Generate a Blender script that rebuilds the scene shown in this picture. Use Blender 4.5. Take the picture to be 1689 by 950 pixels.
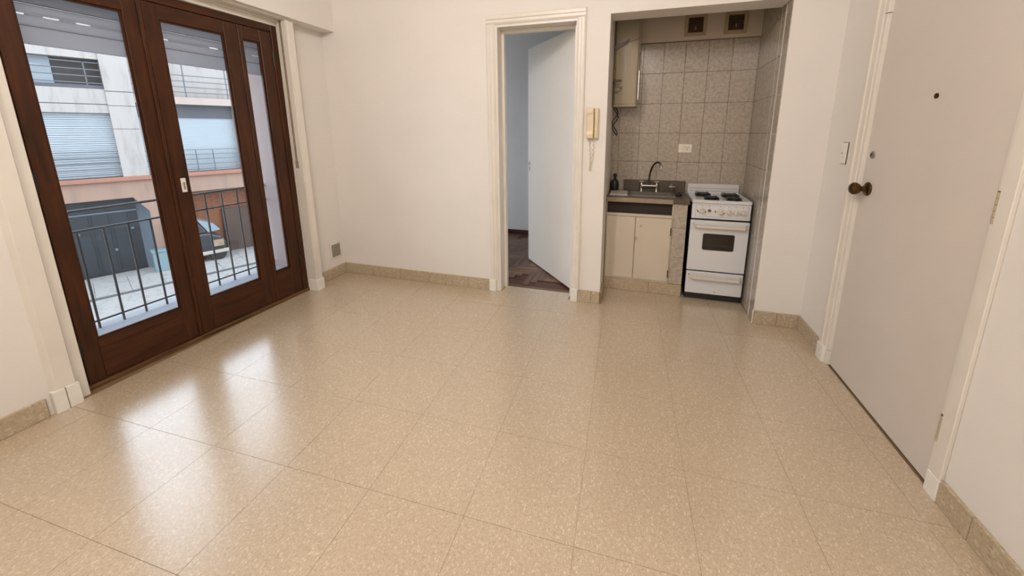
import bpy, bmesh, math, random
from mathutils import Vector, Matrix
random.seed(7)
S = bpy.context.scene
for o in list(bpy.data.objects): bpy.data.objects.remove(o)
COL = S.collection

# ------------------------------------------------------------------ camera
def basis(yaw, pitch, roll):
    f = Vector((math.sin(yaw)*math.cos(pitch), math.cos(yaw)*math.cos(pitch), -math.sin(pitch)))
    r = Vector((math.cos(yaw), -math.sin(yaw), 0)); u = r.cross(f)
    return r*math.cos(roll)+u*math.sin(roll), u*math.cos(roll)-r*math.sin(roll), f
cd = bpy.data.cameras.new('camera'); cam = bpy.data.objects.new('camera', cd); COL.objects.link(cam)
r_, u_, f_ = basis(-0.28792, 0.20154, -0.00221)
M = Matrix((r_, u_, -f_)).transposed().to_4x4(); M.translation = (0, 0, 1.36)
cam.matrix_world = M
cd.sensor_width = 36; cd.sensor_fit = 'HORIZONTAL'; cd.lens = 612.816/1689*36
cd.shift_x = (844.5-867.52)/1689; cd.shift_y = -(475-339.5)/1689
cd.clip_start = 0.02; cd.clip_end = 200
S.camera = cam
# ------------------------------------------------------------------ world, exposure
W = bpy.data.worlds.new('sky'); S.world = W; W.use_nodes = True
bg = W.node_tree.nodes['Background']; bg.inputs[0].default_value = (0.80, 0.90, 1.0, 1); bg.inputs[1].default_value = 4.8
S.view_settings.view_transform = 'Standard'; S.view_settings.look = 'None'
S.view_settings.gamma = 1; S.view_settings.use_curve_mapping = False
S.view_settings.exposure = 0.0
# ceiling lamp light, and an added fill light behind the viewer
for lx, ly, lw in ((-0.85, 0.60, 56), (-0.30, -0.75, 42)):
    ld = bpy.data.lights.new('ceiling_and_fill_bulb', 'POINT'); ld.energy = lw; ld.color = (1.0, 0.935, 0.905); ld.shadow_soft_size = 0.07
    lo = bpy.data.objects.new('ceiling_and_fill_bulb', ld); COL.objects.link(lo); lo.location = (lx, ly, 2.74)

# ------------------------------------------------------------------ materials
def srgb(r, g, b):
    f = lambda c: ((c/255+0.055)/1.055)**2.4 if c/255 > 0.04045 else c/255/12.92
    return (f(r), f(g), f(b), 1)
def ext(r, g, b, k=0.76):
    c = srgb(r, g, b); return (c[0]*k, c[1]*k, c[2]*k, 1)
def newmat(name):
    m = bpy.data.materials.new(name); m.use_nodes = True
    nt = m.node_tree; return m, nt, nt.nodes['Principled BSDF']
def N(nt, t, **k):
    n = nt.nodes.new(t)
    for a, b in k.items(): setattr(n, a, b)
    return n
def plain(name, col, rough=0.5, metal=0.0, var=0.0, scale=6.0, bump=0.0, bscale=60.0, stretch=None, coat=0.0):
    m, nt, b = newmat(name)
    b.inputs['Base Color'].default_value = col; b.inputs['Roughness'].default_value = rough; b.inputs['Metallic'].default_value = metal
    if coat: b.inputs['Coat Weight'].default_value = coat
    if var or bump:
        g = N(nt, 'ShaderNodeNewGeometry'); src = g.outputs['Position']
        if stretch:
            mp = N(nt, 'ShaderNodeMapping'); mp.inputs['Scale'].default_value = stretch; nt.links.new(src, mp.inputs[0]); src = mp.outputs[0]
        if var:
            nz = N(nt, 'ShaderNodeTexNoise'); nz.inputs['Scale'].default_value = scale; nz.inputs['Detail'].default_value = 5; nt.links.new(src, nz.inputs[0])
            cr = N(nt, 'ShaderNodeValToRGB'); e = cr.color_ramp.elements
            e[0].position = 0.3; e[1].position = 0.7
            e[0].color = (*[max(0, c*(1-var)) for c in col[:3]], 1); e[1].color = (*[min(1, c*(1+var)) for c in col[:3]], 1)
            nt.links.new(nz.outputs[0], cr.inputs[0]); nt.links.new(cr.outputs[0], b.inputs['Base Color'])
        if bump:
            n2 = N(nt, 'ShaderNodeTexNoise'); n2.inputs['Scale'].default_value = bscale; n2.inputs['Detail'].default_value = 3; nt.links.new(src, n2.inputs[0])
            bp = N(nt, 'ShaderNodeBump'); bp.inputs['Strength'].default_value = bump; bp.inputs['Distance'].default_value = 0.01
            nt.links.new(n2.outputs[0], bp.inputs['Height']); nt.links.new(bp.outputs[0], b.inputs['Normal'])
    return m
def chips(name, base, light, dark, sc, rough, bump=0.0, amount=0.62, spec=0.5):
    """cast stone / vinyl with light and dark chips of different sizes"""
    m, nt, b = newmat(name); L = nt.links
    g = N(nt, 'ShaderNodeNewGeometry')
    nz = N(nt, 'ShaderNodeTexNoise'); nz.inputs['Scale'].default_value = 3; nz.inputs['Detail'].default_value = 4; L.new(g.outputs['Position'], nz.inputs[0])
    cur = N(nt, 'ShaderNodeMix', data_type='RGBA'); cur.inputs[6].default_value = (*[c*0.93 for c in base[:3]], 1); cur.inputs[7].default_value = (*[c*1.06 for c in base[:3]], 1)
    L.new(nz.outputs[0], cur.inputs[0]); out = cur.outputs[2]
    for sc2, amt in ((sc*1.6, 0.55), (sc*0.7, 0.35)):
        nf = N(nt, 'ShaderNodeTexNoise'); nf.inputs['Scale'].default_value = sc2; nf.inputs['Detail'].default_value = 4; nf.inputs['Roughness'].default_value = 0.7; L.new(g.outputs['Position'], nf.inputs[0])
        cf = N(nt, 'ShaderNodeValToRGB'); ef = cf.color_ramp.elements; ef[0].position = 0.34; ef[1].position = 0.66
        ef[0].color = (*[b_+(d_-b_)*amt for b_, d_ in zip(base[:3], dark[:3])], 1); ef[1].color = (*[b_+(l_-b_)*amt for b_, l_ in zip(base[:3], light[:3])], 1); L.new(nf.outputs[0], cf.inputs[0])
        mf = N(nt, 'ShaderNodeMix', data_type='RGBA'); mf.inputs[0].default_value = 0.5; L.new(out, mf.inputs[6]); L.new(cf.outputs[0], mf.inputs[7]); out = mf.outputs[2]
    for k, (s, thr, col, dmax, strg) in enumerate(((sc, amount, light, 0.34, 0.58), (sc*2.1, amount-0.1, light, 0.36, 0.45), (sc*1.7, amount+0.12, dark, 0.30, 0.55), (sc*2.6, amount-0.1, dark, 0.32, 0.4))):
        mp = N(nt, 'ShaderNodeMapping'); mp.inputs['Location'].default_value = (k*3.1, k*1.7, k*0.6); mp.inputs['Rotation'].default_value = (0, 0, 0.7*k)
        mp.inputs['Scale'].default_value = (1.0, 0.62, 1.0); L.new(g.outputs['Position'], mp.inputs[0])
        v = N(nt, 'ShaderNodeTexVoronoi'); v.inputs['Scale'].default_value = s; L.new(mp.outputs[0], v.inputs[0])
        sep = N(nt, 'ShaderNodeSeparateColor'); L.new(v.outputs['Color'], sep.inputs[0])
        a = N(nt, 'ShaderNodeMath', operation='GREATER_THAN'); L.new(sep.outputs[0], a.inputs[0]); a.inputs[1].default_value = thr
        d = N(nt, 'ShaderNodeMath', operation='LESS_THAN'); L.new(v.outputs['Distance'], d.inputs[0]); d.inputs[1].default_value = dmax
        mu = N(nt, 'ShaderNodeMath', operation='MULTIPLY'); L.new(a.outputs[0], mu.inputs[0]); L.new(d.outputs[0], mu.inputs[1])
        m2 = N(nt, 'ShaderNodeMath', operation='MULTIPLY'); L.new(mu.outputs[0], m2.inputs[0]); m2.inputs[1].default_value = strg
        mx = N(nt, 'ShaderNodeMix', data_type='RGBA'); L.new(m2.outputs[0], mx.inputs[0]); L.new(out, mx.inputs[6]); mx.inputs[7].default_value = col; out = mx.outputs[2]
    L.new(out, b.inputs['Base Color']); b.inputs['Roughness'].default_value = rough; b.inputs['Specular IOR Level'].default_value = spec
    if bump:
        n2 = N(nt, 'ShaderNodeTexNoise'); n2.inputs['Scale'].default_value = 55; n2.inputs['Detail'].default_value = 2; L.new(g.outputs['Position'], n2.inputs[0])
        bp = N(nt, 'ShaderNodeBump'); bp.inputs['Strength'].default_value = bump; bp.inputs['Distance'].default_value = 0.004
        L.new(n2.outputs[0], bp.inputs['Height']); L.new(bp.outputs[0], b.inputs['Normal'])
    return m
def wood(name, c0, c1, rough, axis='Z', sc=14, coat=0.0):
    m, nt, b = newmat(name); L = nt.links
    g = N(nt, 'ShaderNodeNewGeometry'); mp = N(nt, 'ShaderNodeMapping')
    mp.inputs['Scale'].default_value = {'Z': (1, 1, 0.08), 'Y': (1, 0.08, 1), 'X': (0.08, 1, 1)}[axis]
    L.new(g.outputs['Position'], mp.inputs[0])
    nz = N(nt, 'ShaderNodeTexNoise'); nz.inputs['Scale'].default_value = sc*3; nz.inputs['Detail'].default_value = 6; nz.inputs['Distortion'].default_value = 0.6
    L.new(mp.outputs[0], nz.inputs[0])
    cr = N(nt, 'ShaderNodeValToRGB'); e = cr.color_ramp.elements; e[0].position = 0.32; e[1].position = 0.7; e[0].color = c0; e[1].color = c1
    L.new(nz.outputs[0], cr.inputs[0]); L.new(cr.outputs[0], b.inputs['Base Color'])
    b.inputs['Roughness'].default_value = rough; b.inputs['Coat Weight'].default_value = coat; b.inputs['Specular IOR Level'].default_value = 0.3
    return m
def marble(name, c0, c1, rough):
    m, nt, b = newmat(name); L = nt.links
    g = N(nt, 'ShaderNodeNewGeometry')
    nz = N(nt, 'ShaderNodeTexNoise'); nz.inputs['Scale'].default_value = 42; nz.inputs['Detail'].default_value = 5; nz.inputs['Distortion'].default_value = 0.3
    L.new(g.outputs['Position'], nz.inputs[0])
    cr = N(nt, 'ShaderNodeValToRGB'); e = cr.color_ramp.elements; e[0].position = 0.36; e[1].position = 0.62; e[0].color = c0; e[1].color = c1
    L.new(nz.outputs[0], cr.inputs[0]); L.new(cr.outputs[0], b.inputs['Base Color']); b.inputs['Roughness'].default_value = rough
    return m
def stained(name, col, stain, rough=0.85, amt=0.6):
    """weathered render: runs and blotches"""
    m, nt, b = newmat(name); L = nt.links
    g = N(nt, 'ShaderNodeNewGeometry'); mp = N(nt, 'ShaderNodeMapping'); mp.inputs['Scale'].default_value = (3.5, 3.5, 0.5); L.new(g.outputs['Position'], mp.inputs[0])
    nz = N(nt, 'ShaderNodeTexNoise'); nz.inputs['Scale'].default_value = 1.6; nz.inputs['Detail'].default_value = 7; nz.inputs['Roughness'].default_value = 0.65; L.new(mp.outputs[0], nz.inputs[0])
    cr = N(nt, 'ShaderNodeValToRGB'); e = cr.color_ramp.elements; e[0].position = 0.5; e[1].position = 0.78; e[0].color = (0, 0, 0, 1); e[1].color = (amt, amt, amt, 1)
    L.new(nz.outputs[0], cr.inputs[0])
    mx = N(nt, 'ShaderNodeMix', data_type='RGBA'); L.new(cr.outputs[0], mx.inputs[0]); mx.inputs[6].default_value = col; mx.inputs[7].default_value = stain
    L.new(mx.outputs[2], b.inputs['Base Color']); b.inputs['Roughness'].default_value = rough
    return m
def pane_glass(name, tint=(0.96, 0.98, 1, 1)):
    m, nt, b = newmat(name); nt.nodes.remove(b)
    out = nt.nodes['Material Output']; tr = N(nt, 'ShaderNodeBsdfTransparent'); gl = N(nt, 'ShaderNodeBsdfGlossy'); fr = N(nt, 'ShaderNodeFresnel'); mx = N(nt, 'ShaderNodeMixShader')
    tr.inputs[0].default_value = tint; gl.inputs['Roughness'].default_value = 0.01; fr.inputs[0].default_value = 1.35
    nt.links.new(fr.outputs[0], mx.inputs[0]); nt.links.new(tr.outputs[0], mx.inputs[1]); nt.links.new(gl.outputs[0], mx.inputs[2]); nt.links.new(mx.outputs[0], out.inputs[0])
    return m

m_wall = plain('cream_wall_paint', (0.785, 0.745, 0.695, 1), 0.7, var=0.02, scale=2.5, bump=0.12, bscale=25)
m_ceil = plain('ceiling_paint', (0.80, 0.77, 0.71, 1), 0.8, var=0.02)
m_trim = plain('cream_gloss_paint', (0.76, 0.71, 0.635, 1), 0.38, var=0.03, scale=8, bump=0.03, bscale=40)
m_plinth = plain('white_block_paint', (0.82, 0.79, 0.72, 1), 0.45, var=0.04, scale=20)
m_door = plain('door_gloss_paint', (0.67, 0.61, 0.55, 1), 0.42, var=0.025, scale=3, bump=0.06, bscale=12)
m_bdoor = plain('bedroom_door_paint', (0.80, 0.78, 0.74, 1), 0.4, var=0.02, scale=3)
m_blue = plain('bedroom_wall_paint', (0.76, 0.76, 0.76, 1), 0.75, var=0.02)
m_floor = chips('chip_floor', srgb(189, 170, 145), srgb(220, 207, 184), srgb(150, 125, 94), 112, 0.27, 0.16, 0.69, 0.5)
m_floor.node_tree.nodes['Principled BSDF'].inputs['Coat Weight'].default_value = 1.0; m_floor.node_tree.nodes['Principled BSDF'].inputs['Coat IOR'].default_value = 1.65; m_floor.node_tree.nodes['Principled BSDF'].inputs['Coat Roughness'].default_value = 0.2
m_joint = plain('floor_joint', srgb(128, 104, 74), 0.6, var=0.1)
m_base = chips('stone_skirting', srgb(180, 163, 136), srgb(210, 197, 174), srgb(142, 120, 90), 52, 0.38, 0, 0.6)
m_grout = plain('tile_grout', srgb(128, 112, 94), 0.8, var=0.1)
m_tile = marble('marbled_tile', srgb(165, 154, 139), srgb(184, 173, 158), 0.22)
m_brown = wood('dark_varnished_wood', srgb(48, 23, 7), srgb(76, 39, 13), 0.42, 'Z', 14, 0.08)
m_brownh = wood('dark_varnished_wood_rail', srgb(48, 23, 7), srgb(76, 39, 13), 0.42, 'Y', 14, 0.08)
m_sillw = wood('worn_dark_threshold', srgb(62, 40, 22), srgb(118, 86, 54), 0.5, 'Y')
m_parq = wood('parquet_oak', srgb(88, 64, 50), srgb(134, 102, 82), 0.35, 'X', 8)
m_parq2 = wood('parquet_oak_dark', srgb(74, 53, 42), srgb(116, 88, 70), 0.35, 'Y', 8)
m_redbase = wood('red_brown_skirting', srgb(64, 36, 26), srgb(92, 54, 40), 0.4, 'X')
m_glass = pane_glass('window_pane')
m_black = plain('black_enamel', (0.012, 0.011, 0.010, 1), 0.35)
m_dark = plain('dark_void', (0.03, 0.022, 0.016, 1), 0.8, var=0.2)
m_enam = plain('white_enamel', (0.70, 0.70, 0.71, 1), 0.22, coat=0.3)
m_cream = plain('cream_plastic', srgb(232, 216, 186), 0.4)
m_knobc = plain('ivory_knob', srgb(216, 206, 190), 0.35)
m_ovglass = plain('oven_glass', (0.02, 0.016, 0.012, 1), 0.08)
m_chrome = plain('chrome', (0.62, 0.60, 0.57, 1), 0.16, 1.0)
m_steel = plain('stainless', (0.46, 0.43, 0.40, 1), 0.34, 1.0, var=0.12, scale=30)
m_granite = chips('brown_granite', srgb(84, 73, 62), srgb(120, 106, 92), srgb(44, 36, 30), 120, 0.3, 0, 0.55)
m_cab = plain('cabinet_paint', srgb(206, 195, 176), 0.42, var=0.025, scale=6)
m_cabd = plain('cabinet_seam', srgb(120, 100, 78), 0.6)
m_heat = plain('heater_enamel', srgb(170, 158, 134), 0.35, var=0.02)
m_print = plain('grey_print', srgb(104, 92, 74), 0.6)
m_brass = plain('aged_brass', srgb(94, 72, 42), 0.32, 1.0, var=0.25, scale=80)
m_hinge = plain('painted_hinge', srgb(190, 172, 146), 0.4)
m_ic = plain('yellowed_plastic', srgb(220, 202, 170), 0.4)
m_plate = plain('white_plastic', srgb(234, 229, 219), 0.4)
m_ventf = plain('vent_frame_paint', srgb(176, 156, 124), 0.6, var=0.06)
m_ventg = plain('vent_grey', srgb(150, 141, 127), 0.5)
m_shut = plain('pvc_slat', srgb(190, 188, 190), 0.5, var=0.03, scale=10)
_nt = m_shut.node_tree; _tl = N(_nt, 'ShaderNodeBsdfTranslucent'); _tl.inputs[0].default_value = srgb(200, 200, 204); _mx = N(_nt, 'ShaderNodeMixShader'); _mx.inputs[0].default_value = 0.5
_nt.links.new(_nt.nodes['Principled BSDF'].outputs[0], _mx.inputs[1]); _nt.links.new(_tl.outputs[0], _mx.inputs[2]); _nt.links.new(_mx.outputs[0], _nt.nodes['Material Output'].inputs[0])
m_groove_shade = plain('slat_groove_shade', srgb(96, 94, 96), 0.7)
m_iron = plain('grey_iron_paint', ext(84, 87, 92), 0.45)
m_strap = plain('shutter_strap', srgb(150, 134, 112), 0.8, var=0.15, scale=40)
m_ledge = stained('pale_concrete', ext(160, 162, 168), ext(126, 126, 130), 0.8, 0.5)
m_stucco = stained('pink_white_stucco', ext(178, 160, 156), ext(156, 138, 134), 0.9, 0.3)
m_street = stained('pavement', ext(156, 152, 148), ext(96, 94, 92), 0.85, 0.75)
m_fwhite = stained('weathered_white_render', ext(168, 159, 152), ext(104, 98, 94), 0.9, 0.6)
m_fpink = stained('pink_render', ext(154, 124, 106), ext(112, 94, 86), 0.9, 0.6)
m_fslab = stained('pale_pink_slab', ext(172, 154, 144), ext(130, 114, 106), 0.9, 0.5)
m_fterra = stained('terracotta_ledge', ext(156, 106, 86), ext(124, 92, 82), 0.85, 0.5)
m_fblue = plain('pale_blue_shutter', ext(160, 165, 168), 0.55, var=0.04, scale=3)
m_fblue2 = plain('paler_blue_shutter', ext(156, 163, 167), 0.5, var=0.03, scale=2)
m_fgrey = stained('dark_grey_lintel', ext(84, 83, 86), ext(116, 114, 114), 0.9, 0.4)
m_fdark = plain('brown_blind', ext(66, 57, 54), 0.7, var=0.1, stretch=(1, 1, 10))
m_gate = plain('dark_blue_grey_gate', ext(32, 37, 42), 0.5, var=0.25, scale=3)
m_gatel = plain('gate_light_metal', ext(100, 108, 116), 0.45)
m_rust = stained('rusty_orange', ext(142, 88, 58), ext(70, 52, 44), 0.85, 0.8)
m_rustd = stained('brown_board', ext(84, 66, 56), ext(54, 44, 40), 0.85, 0.6)
m_teal = stained('pale_teal_paint', ext(116, 137, 141), ext(92, 112, 118), 0.6, 0.4)
m_veh = plain('vehicle_dark_paint', ext(28, 32, 37), 0.35, coat=0.4)
m_vwin = plain('vehicle_windscreen', ext(130, 146, 156), 0.12)
m_tan = plain('tan_load', ext(150, 124, 100), 0.8, var=0.2, scale=6)

# ------------------------------------------------------------------ mesh helpers
ORG = {}
def box(bm, x0, x1, y0, y1, z0, z1):
    vs = [bm.verts.new((x, y, z)) for z in (z0, z1) for y in (y0, y1) for x in (x0, x1)]
    for q in ((0, 2, 3, 1), (4, 5, 7, 6), (0, 1, 5, 4), (1, 3, 7, 5), (3, 2, 6, 7), (2, 0, 4, 6)): bm.faces.new([vs[i] for i in q])
    return vs
def prism(bm, pts, axis, a, b):
    """pts: 2-D outline; extruded along axis from a to b. axis X: pts=(y,z); Y: pts=(x,z); Z: pts=(x,y)"""
    def mk(p, t): return {'X': (t, p[0], p[1]), 'Y': (p[0], t, p[1]), 'Z': (p[0], p[1], t)}[axis]
    A = [bm.verts.new(mk(p, a)) for p in pts]; B = [bm.verts.new(mk(p, b)) for p in pts]; n = len(pts)
    bm.faces.new(A); bm.faces.new(B[::-1])
    for i in range(n): bm.faces.new((A[i], B[i], B[(i+1) % n], A[(i+1) % n]))
def lathe(bm, prof, c, axis='Z', seg=24):
    """prof: (radius, height) along axis from c"""
    rings = []
    for r, h in prof:
        ring = []
        for k in range(seg):
            a = 2*math.pi*k/seg; p, q = r*math.cos(a), r*math.sin(a)
            v = {'Z': (p, q, h), 'Y': (p, h, q), 'X': (h, p, q)}[axis]
            ring.append(bm.verts.new(Vector(c)+Vector(v)))
        rings.append(ring)
    for a, b in zip(rings, rings[1:]):
        for k in range(seg): bm.faces.new((a[k], a[(k+1) % seg], b[(k+1) % seg], b[k]))
    bm.faces.new(rings[0][::-1]); bm.faces.new(rings[-1])
def tube(bm, pts, r, seg=10):
    pts = [Vector(p) for p in pts]; rings = []
    for i, p in enumerate(pts):
        d = (pts[min(i+1, len(pts)-1)]-pts[max(i-1, 0)]).normalized()
        ref = Vector((0, 0, 1)) if abs(d.z) < 0.9 else Vector((1, 0, 0))
        a = d.cross(ref).normalized(); b = d.cross(a); rr = r[i] if isinstance(r, (list, tuple)) else r
        rings.append([bm.verts.new(p+a*rr*math.cos(2*math.pi*k/seg)+b*rr*math.sin(2*math.pi*k/seg)) for k in range(seg)])
    for a, b in zip(rings, rings[1:]):
        for k in range(seg): bm.faces.new((a[k], a[(k+1) % seg], b[(k+1) % seg], b[k]))
    bm.faces.new(rings[0][::-1]); bm.faces.new(rings[-1])
def P(name, bm, mat, parent=None, F=None, bevel=0.0, smooth=False, seg=1):
    if F is not None: bm.transform(F)
    if bevel: bmesh.ops.bevel(bm, geom=list(bm.edges), offset=bevel, segments=seg, affect='EDGES', profile=0.5)
    bmesh.ops.recalc_face_normals(bm, faces=list(bm.faces))
    lo = Vector([min(v.co[i] for v in bm.verts) for i in range(3)]); hi = Vector([max(v.co[i] for v in bm.verts) for i in range(3)])
    c = (lo+hi)/2
    if parent is None: c.z = lo.z
    for v in bm.verts: v.co -= c
    me = bpy.data.meshes.new(name); bm.to_mesh(me); bm.free(); me.materials.append(mat)
    if smooth:
        for p in me.polygons: p.use_smooth = True
        me.set_sharp_from_angle(angle=math.radians(35))
    o = bpy.data.objects.new(name, me); COL.objects.link(o)
    ORG[o.name] = c
    if parent: o.parent = parent; o.location = c-ORG[parent.name]
    else: o.location = c
    return o
def B(name, x0, x1, y0, y1, z0, z1, mat, parent=None, F=None, bevel=0.0):
    bm = bmesh.new(); box(bm, min(x0, x1), max(x0, x1), min(y0, y1), max(y0, y1), min(z0, z1), max(z0, z1)); return P(name, bm, mat, parent, F, bevel)
def BS(name, boxes, mat, parent=None, F=None, bevel=0.0):
    bm = bmesh.new()
    for b in boxes: box(bm, *b)
    return P(name, bm, mat, parent, F, bevel)
def again(o, loc, parent, name=None):
    c = bpy.data.objects.new(name or o.name.split('.')[0], o.data); COL.objects.link(c); ORG[c.name] = Vector(loc)
    c.parent = parent; c.location = Vector(loc)-ORG[parent.name]; return c
def thing(name, loc, label, cat, group=None, kind=None):
    o = bpy.data.objects.new(name, None); COL.objects.link(o); o.location = loc; o.empty_display_size = 0.05; ORG[o.name] = Vector(loc)
    return tag(o, label, cat, group, kind)
def tag(o, label=None, cat=None, group=None, kind=None):
    if label: o['label'] = label
    if cat: o['category'] = cat
    if group: o['group'] = group
    if kind: o['kind'] = kind
    return o
def struct(o, label, cat): return tag(o, label, cat, kind='structure')

# ------------------------------------------------------------------ room constants
XL, XR, YB, YF, ZC = -2.674, 1.148, 2.81, -1.3, 2.90
WT = 0.18                    # thickness of the back wall
KL, KR, KY = -0.222, 0.858, 3.53   # kitchen recess
# kitchen right wall runs slightly outwards: x = KR at YB -> 0.887 at KY
KR2 = 0.887

# ------------------------------------------------------------------ floor
def clip(poly, x0, x1, y0, y1):
    def cut(pl, ax, val, keep):
        out = []
        for i in range(len(pl)):
            a, b = pl[i], pl[(i+1) % len(pl)]
            ia, ib = keep*(a[ax]-val) <= 0, keep*(b[ax]-val) <= 0
            if ia: out.append(a)
            if ia != ib:
                t = (val-a[ax])/(b[ax]-a[ax]); out.append((a[0]+t*(b[0]-a[0]), a[1]+t*(b[1]-a[1])))
        return out
    for ax, val, k in ((0, x0, -1), (0, x1, 1), (1, y0, -1), (1, y1, 1)):
        poly = cut(poly, ax, val, k)
        if len(poly) < 3: return []
    return poly
def parea(p): return abs(sum(p[i][0]*p[(i+1) % len(p)][1]-p[(i+1) % len(p)][0]*p[i][1] for i in range(len(p))))/2
fl = BS('floor', [(XL-0.1, XR+0.1, YF-0.05, YB, -0.10, -0.0015), (-1.06, -0.47, YB, YB+0.12, -0.10, -0.0015), (KL, KR2+0.02, YB, KY, -0.10, -0.0015)], m_joint)
struct(fl, 'glossy beige chip-patterned tiled floor of the empty room', 'floor')
TS, g, ang = 0.396, 0.0007, math.radians(1.6)
ca, sa = math.cos(ang), math.sin(ang)
ox, oy = 0.255, 1.395        # a joint crossing
for i in range(-9, 6):
    for j in range(-9, 7):
        q = [(i*TS+g, j*TS+g), ((i+1)*TS-g, j*TS+g), ((i+1)*TS-g, (j+1)*TS-g), (i*TS+g, (j+1)*TS-g)]
        q = [(ox+x*ca-y*sa, oy+x*sa+y*ca) for x, y in q]
        for R in ((XL+0.002, XR-0.002, YF, YB), (-1.05, -0.475, YB, YB+0.118), (KL+0.001, KR, YB, KY-0.005)):
            c = clip(q, *R)
            if len(c) >= 3 and parea(c) > 4e-4:
                bm = bmesh.new(); prism(bm, c, 'Z', -0.0012, 0.0); P('floor_tile', bm, m_floor, fl)

# ------------------------------------------------------------------ walls
DX0, DX1, DZ = -1.078, -0.434, 2.135       # bedroom door opening
wb = BS('wall_back', [(XL-0.15, DX0, YB, YB+WT, 0, ZC), (DX0, DX1, YB, YB+WT, DZ, ZC), (DX1, KL, YB, YB+WT, 0, ZC), (KL, KR, YB, YB+WT+0.01, 2.14, ZC), (KR+0.004, XR+0.2, YB, YB+0.12, 0, ZC)], m_wall)
struct(wb, 'cream painted back wall with doorway and kitchen recess', 'wall')
EY0, EY1, EZ = 1.597, 2.385, 2.10           # entrance door opening
wr = BS('wall_right', [(XR, XR+0.2, YF, EY0-0.026, 0, ZC), (XR+0.010, XR+0.2, EY0-0.026, EY0-0.002, 0, ZC), (XR, XR+0.2, EY1+0.002, YB, 0, ZC), (XR, XR+0.2, EY0-0.002, EY1+0.002, EZ+0.04, ZC)], m_wall)
struct(wr, 'cream painted right wall around the entrance door', 'wall')
WY0, WY1, WZ = 0.985, 2.362, 2.155
wl = BS('wall_left', [(XL-0.14, XL, YF, WY0-0.03, 0, ZC), (XL-0.14, XL, WY1+0.004, YB, 0, ZC), (XL-0.14, XL, WY0-0.03, WY1+0.004, WZ+0.03, ZC)], m_wall)
struct(wl, 'cream painted left wall around the balcony door', 'wall')
struct(B('wall_front', XL-0.1, XR+0.2, YF-0.15, YF, 0, ZC, m_wall), 'cream wall behind the viewer', 'wall')
struct(B('ceiling', XL-0.15, XR+0.2, YF-0.15, KY+0.15, ZC, ZC+0.1, m_ceil), 'off-white ceiling above the room', 'ceiling')
# shutter box above the balcony door
sb = B('trim_1', XL, -2.543, YF, YB, 2.185, ZC, m_wall); struct(sb, 'cream boxed-in soffit above the balcony door', 'trim')
B('soffit_strip', -2.640, -2.585, YF, 2.47, 2.172, 2.185, m_trim, sb)
B('soffit_strip', -2.672, -2.650, YF, 2.40, 2.160, 2.185, m_trim, sb)

# skirting made of stone pieces
def skirting(name, label, a, b, axis, face, out, joints, h=0.098, th=0.014):
    """axis 'X': runs in x from a to b at y=face, proud by out*th ; 'Y' likewise"""
    lo, hi = min(a, b), max(a, b); cuts = [lo]+[j for j in sorted(joints) if lo < j < hi]+[hi]
    f0, f1 = sorted((face, face+out*(th-0.002)))
    root = B(name, *((lo, hi, f0, f1) if axis == 'X' else (f0, f1, lo, hi)), 0.0, h-0.002, m_joint)
    struct(root, label, 'baseboard')
    f0, f1 = sorted((face, face+out*th))
    for c0, c1 in zip(cuts, cuts[1:]):
        c0 += 0.0015; c1 -= 0.0015
        B('skirting_tile', *((c0, c1, f0, f1) if axis == 'X' else (f0, f1, c0, c1)), 0.001, h, m_base, root, bevel=0.0015)
    return root
skirting('baseboard_back', 'beige stone skirting along the back wall left of the doorway', XL+0.014, -1.157, 'X', YB, -1, [-2.35, -2.05, -1.75, -1.58, -1.36])
skirting('baseboard_pier', 'short beige stone skirting between the doorway and the kitchen', -0.398, KL-0.0, 'X', YB, -1, [-0.29])
skirting('baseboard_recess', 'narrow beige stone skirting return at the kitchen side of the pier', YB-0.014, YB+0.20, 'Y', KL, 1, [])
skirting('baseboard_corner', 'beige stone skirting between the kitchen and the right corner', KR+0.004, XR-0.014, 'X', YB, -1, [1.005])
skirting('baseboard_right_far', 'beige stone skirting between the right corner and entrance door', 2.475, YB, 'Y', XR, -1, [])
skirting('baseboard_right_near', 'beige stone skirting on the right wall nearest the viewer', YF, 1.517, 'Y', XR, -1, [1.38, 1.08, 0.78, 0.48, 0.18, -0.3, -0.7])
skirting('baseboard_left_near', 'beige stone skirting left of the balcony door', YF, 0.845, 'Y', XL, 1, [0.52, 0.22, -0.2, -0.6, -1.0])
skirting('baseboard_left_far', 'beige stone skirting between balcony door and back corner', 2.445, YB, 'Y', XL, 1, [])

# ------------------------------------------------------------------ casing of the bedroom doorway
t = thing('trim_2', (-0.76, YB, 0), 'cream moulded casing around the bedroom doorway', 'door casing', kind='structure')
def casing_prof(w): return [(0, 0), (0, -0.014), (0.012, -0.020), (w*0.45, -0.020), (w*0.55, -0.014), (w-0.012, -0.014), (w-0.004, -0.008), (w, -0.006), (w, 0)]
prof = casing_prof(0.066)
bm = bmesh.new(); prism(bm, [(-1.142+a, YB+b) for a, b in prof], 'Z', 0.10, 2.131); P('jamb_casing', bm, m_trim, t)
bm = bmesh.new(); prism(bm, [(-0.388-a*0.92, YB+b) for a, b in prof], 'Z', 0.10, 2.131); P('jamb_casing', bm, m_trim, t)
bm = bmesh.new(); prism(bm, [(YB+b, 2.197-a) for a, b in prof], 'X', -1.142, -0.388); P('head_casing', bm, m_trim, t)
B('plinth_block', -1.155, -1.094, YB-0.026, YB, 0, 0.105, m_plinth, t, bevel=0.003)
B('plinth_block', -0.453, -0.397, YB-0.026, YB, 0, 0.105, m_plinth, t, bevel=0.003)
BS('jamb_lining', [(DX0, DX0+0.022, YB, YB+WT, 0, DZ), (DX1-0.022, DX1, YB, YB+WT, 0, DZ), (DX0+0.022, DX1-0.022, YB, YB+WT, DZ-0.022, DZ)], m_trim, t)
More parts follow.
